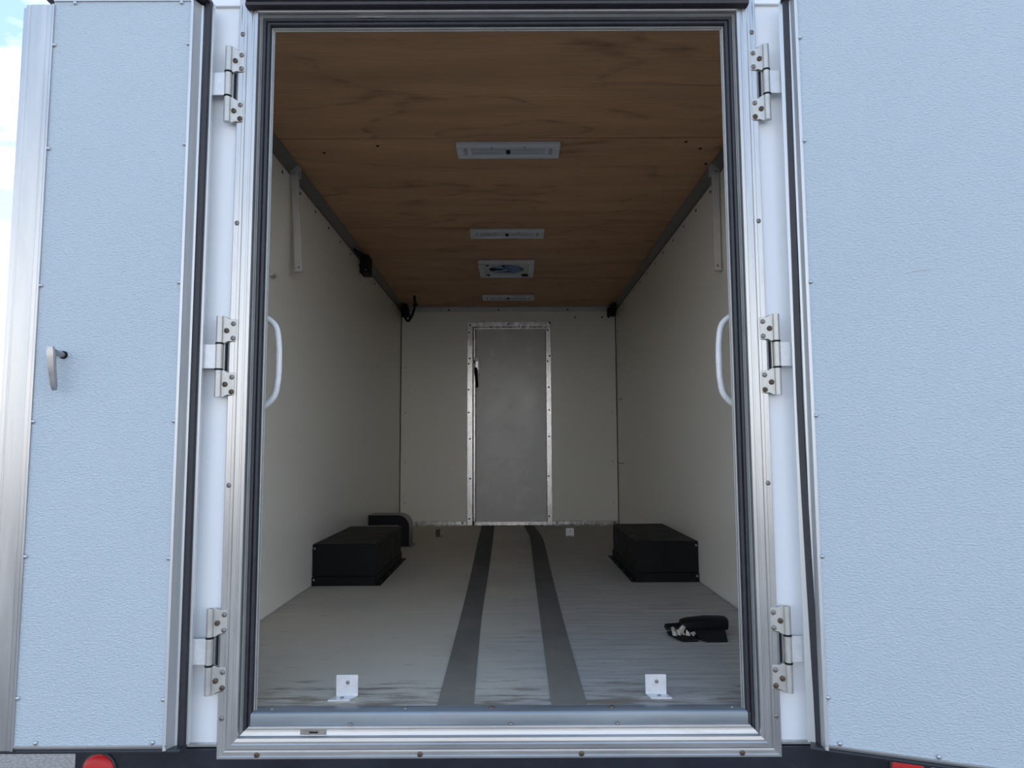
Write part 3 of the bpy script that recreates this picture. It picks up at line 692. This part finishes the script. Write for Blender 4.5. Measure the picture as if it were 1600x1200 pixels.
# wheel boxes
def wheel_box(sx, y0, y1, label):
    K = thing('wheel_box', label, 'box', (sx * 0.84, (y0 + y1) / 2, 0.0), group='black wheel boxes')
    hy = (y1 - y0) / 2; xo = sx * (WX - 0.006 - 0.84); xi = -sx * (0.84 - 0.672)
    a, c_ = sorted((xo, xi))
    b = B(); b.box(a, c_, -hy + 0.006, hy - 0.006, 0.006, 0.208); obj('box_body', b, 'black_paint', K, bevel=0.004)
    b = B(); a2, c2 = sorted((xo, xi - sx * 0.004)); b.box(a2, c2, -hy, -hy + 0.010, 0.048, 0.206); ep = obj('end_panel', b, 'black_paint', K, bevel=0.003)
    # angle flange round the foot
    a3, c3 = sorted((xi, xi - sx * 0.030)); b = B(); b.box(a3, c3, -hy - 0.004, hy + 0.02, 0.0, 0.005)
    a4, c4 = sorted((xi + sx * 0.001, xi - sx * 0.005)); b.box(a4, c4, -hy - 0.004, hy + 0.0, 0.0, 0.046); obj('foot_angle', b, 'black_paint', K, bevel=0.0015)
    b = B(); a5, c5 = sorted((xo, xi)); b.box(a5, c5, -hy - 0.006, -hy + 0.008, 0.0, 0.044); fa = obj('foot_angle', b, 'black_paint', K, bevel=0.0015)
    for z in (0.186, 0.03): screw(ep if z > 0.1 else fa, (xo - sx * 0.010, -hy - (0.0 if z > .1 else 0.006), z), (0, -1, 0), 'screw')
    for k in range(4): screw(K, (xi - sx * 0.018, -hy + 0.08 + k * (2 * hy - 0.14) / 3, 0.005), (0, 0, 1), 'small')
wheel_box(-1, 3.70, 4.56, 'black steel wheel box on the floor against the left wall')
wheel_box(1, 3.765, 4.64, 'black steel wheel box on the floor against the right wall')

# curved duct behind the left wheel box
Dk = thing('air_duct', 'black duct curving from the left wall down to the floor behind the wheel box', 'duct', (-0.84, 5.12, 0.0))
def arch(o, n=8):
    # outline from the wall, along the top, round the bend, down to the floor; o = distance inside the outer face
    R = 0.085; xo, zt = 0.140 - o, 0.225 - o; cx_, cz_ = 0.140 - R, 0.225 - R
    pts = [(-0.150, zt)]
    for k in range(n + 1):
        a_ = math.pi / 2 * (1 - k / n); pts.append((cx_ + (R - o) * math.cos(a_), cz_ + (R - o) * math.sin(a_)))
    return pts + [(xo, 0.004)]
po, pi_ = arch(0), arch(0.074)
b = B(); n = len(po)
ring = [(x, z) for x, z in po] + [(x, z) for x, z in reversed(pi_)]
b.loft([[(x, -0.002, z) for x, z in ring], [(x, 0.19, z) for x, z in ring]], caps=False)
obj('duct_skin', b, 'grey_paint', Dk, smooth=True)
ringc = [(x, z) for x, z in arch(0.002)] + [(x, z) for x, z in reversed(arch(0.072))]
b = B(); b.loft([[(x, 0.002, z) for x, z in ringc], [(x, 0.006, z) for x, z in ringc]], caps=False)
vs = [(x, 0.003, z) for x, z in ringc]; m_ = len(vs) // 2
b.add(vs, [(i, i + 1, len(vs) - 2 - i, len(vs) - 1 - i) for i in range(m_ - 1)]); obj('duct_end', b, 'black_gap', Dk)
b = B(); b.box(0.055, 0.165, 0.0, 0.19, 0.0, 0.006); obj('foot_flange', b, 'grey_paint', Dk, bevel=0.001)
screw(Dk, (0.153, 0.02, 0.006), (0, 0, 1), 'pale')

# L brackets on the floor
def l_bracket(x, y, w, h, rot, mat, label, group='angle brackets on the floor', skew=0.0):
    K = thing('angle_bracket', label, 'bracket', (x, y, 0.0), rot, group)
    b = B(); b.prism([(0.004, 0.0), (-0.034, 0.0), (-0.034, 0.004), (0.0, 0.004), (0.0, h), (0.004, h)], 0, -w / 2, w / 2)
    b.v = [(px + skew * min(0.0, py), py, pz) for px, py, pz in b.v]
    pt = obj('plate', b, mat, K, bevel=0.001)
    screw(pt, (0.002, 0.0, h * 0.66), (0, -1, 0), 'small'); screw(pt, (skew * -0.02, -0.018, 0.004), (0, 0, 1), 'small')
    return K
l_bracket(-0.438, 2.066, 0.061, 0.060, 0.0, 'bracket', 'zinc angle bracket on the floor by the sill, left of the grip strips', skew=0.45)
l_bracket(0.428, 2.072, 0.059, 0.056, 0.0, 'bracket', 'zinc angle bracket on the floor by the sill, right of the grip strips', skew=-0.25)
l_bracket(0.484, 5.74, 0.064, 0.060, 0.0, 'bracket', 'pale angle bracket on the floor near the bulkhead, right of its door')
l_bracket(-0.560, 5.74, 0.060, 0.055, math.radians(62), 'grey_paint', 'dark angle bracket on the floor near the bulkhead, left of its door')

# grip strips
def grip(pl, pr, name_label):
    L = smooth_path([(x, y, 0) for x, y in pl], 6); R = smooth_path([(x, y, 0) for x, y in pr], 6)
    n = len(L); vs = []; fs = []
    for a_, c_ in zip(L, R): vs += [(a_.x, a_.y, 0.0004), (c_.x, c_.y, 0.0004), (c_.x, c_.y, 0.0022), (a_.x, a_.y, 0.0022)]
    for i in range(n - 1):
        for j in range(4): k = (j + 1) % 4; fs.append((i * 4 + j, i * 4 + k, i * 4 + 4 + k, i * 4 + 4 + j))
    fs += [(3, 2, 1, 0), (4 * n - 4, 4 * n - 3, 4 * n - 2, 4 * n - 1)]
    return tag(obj('grip_strip', B().add(vs, fs), 'grip'), name_label, 'strip', 'grip strips along the floor')
grip([(-0.178, 1.990), (-0.188, 3.04), (-0.205, 4.17), (-0.228, 5.3), (-0.247, 6.515)], [(-0.080, 1.990), (-0.101, 3.04), (-0.107, 4.17), (-0.118, 5.3), (-0.132, 6.515)], 'worn black grip strip on the floor, the left of the two')
grip([(0.130, 1.990), (0.139, 3.05), (0.152, 4.39), (0.163, 5.3), (0.160, 5.8), (0.133, 6.515)], [(0.226, 1.990), (0.232, 3.05), (0.249, 4.39), (0.262, 5.3), (0.255, 5.8), (0.224, 6.515)], 'worn black grip strip on the floor, the right of the two')

# broken black lamp housing lying on the floor
Q = thing('broken_lamp', 'broken black plastic lamp housing lying on the floor near the right sill', 'lamp housing', (0.71, 2.70, 0.0))
def lump(rings): return B().loft(rings)
def ringyz(x, y0, y1, z0, z1, r=0.3):
    cy, cz, hy, hz = (y0 + y1) / 2, (z0 + z1) / 2, (y1 - y0) / 2, (z1 - z0) / 2
    out = []
    for k in range(12):
        a_ = 2 * math.pi * k / 12; c_, s_ = math.cos(a_), math.sin(a_)
        out.append((x, cy + hy * math.copysign(abs(c_) ** 0.55, c_), cz + hz * math.copysign(abs(s_) ** 0.55, s_)))
    return out
b = lump([ringyz(-0.066, -0.012, 0.030, 0.022, 0.044), ringyz(-0.060, -0.022, 0.040, 0.014, 0.056), ringyz(-0.035, -0.026, 0.046, 0.014, 0.062), ringyz(0.03, -0.026, 0.050, 0.018, 0.068), ringyz(0.085, -0.024, 0.050, 0.020, 0.068), ringyz(0.106, -0.018, 0.044, 0.022, 0.066), ringyz(0.111, -0.008, 0.034, 0.030, 0.058)])
obj('housing', b, 'black_paint', Q, smooth=True)
b = B(); b.loft([[(-0.045, -0.032, 0.030), (-0.040, -0.060, 0.026), (0.000, -0.092, 0.004), (0.010, -0.092, 0.0), (-0.02, -0.02, 0.0), (-0.04, 0.02, 0.012)],
                 [(0.085, -0.026, 0.036), (0.085, -0.060, 0.030), (0.082, -0.090, 0.006), (0.082, -0.090, 0.0), (0.085, -0.02, 0.0), (0.085, 0.02, 0.012)]])
obj('base_wedge', b, 'black_gap', Q, bevel=0.003)
b = lump([[(x, y, z) for x, y, z in r] for r in ([(-0.118, 0.000, 0.018), (-0.112, -0.030, 0.012), (-0.085, -0.085, 0.004), (-0.075, -0.088, 0.0), (-0.11, 0.02, 0.0)],
          [(-0.040, 0.012, 0.026), (-0.030, -0.030, 0.018), (-0.022, -0.082, 0.012), (-0.018, -0.084, 0.0), (-0.03, 0.03, 0.0)])])
tray = obj('socket_tray', b, 'black_gap', Q, bevel=0.003)
b = B(); b.loft([[(-0.122, 0.026, 0.026), (-0.116, 0.002, 0.018), (-0.112, 0.002, 0.028), (-0.118, 0.026, 0.040)], [(-0.050, 0.020, 0.034), (-0.050, -0.006, 0.026), (-0.050, -0.006, 0.038), (-0.050, 0.020, 0.046)]]); obj('socket_rim', b, 'black_paint', Q, bevel=0.003)
for (x, y, z, r, h, tilt) in ((-0.072, -0.030, 0.022, 0.013, 0.026, 0.5), (-0.092, -0.020, 0.018, 0.010, 0.020, -0.4), (-0.036, -0.058, 0.020, 0.009, 0.012, 0.9)):
    b = B(); b.cyl((x, y, z), (x + h * math.sin(tilt), y - 0.004, z + h * math.cos(tilt)), r, r * 0.6, 7); obj('bulb_fragment', b, 'clear_plastic', tray)
for k in range(5):
    x, y = -0.105 + 0.016 * k, -0.045 + 0.006 * (k % 3); b = B()
    b.loft([[(x, y, 0.014), (x + 0.014, y - 0.01, 0.014), (x + 0.010, y + 0.010, 0.016)], [(x + 0.003, y + 0.004, 0.030 + 0.004 * (k % 2)), (x + 0.011, y - 0.004, 0.026), (x + 0.009, y + 0.008, 0.028)]]); obj('lens_shard', b, 'clear_plastic', tray)
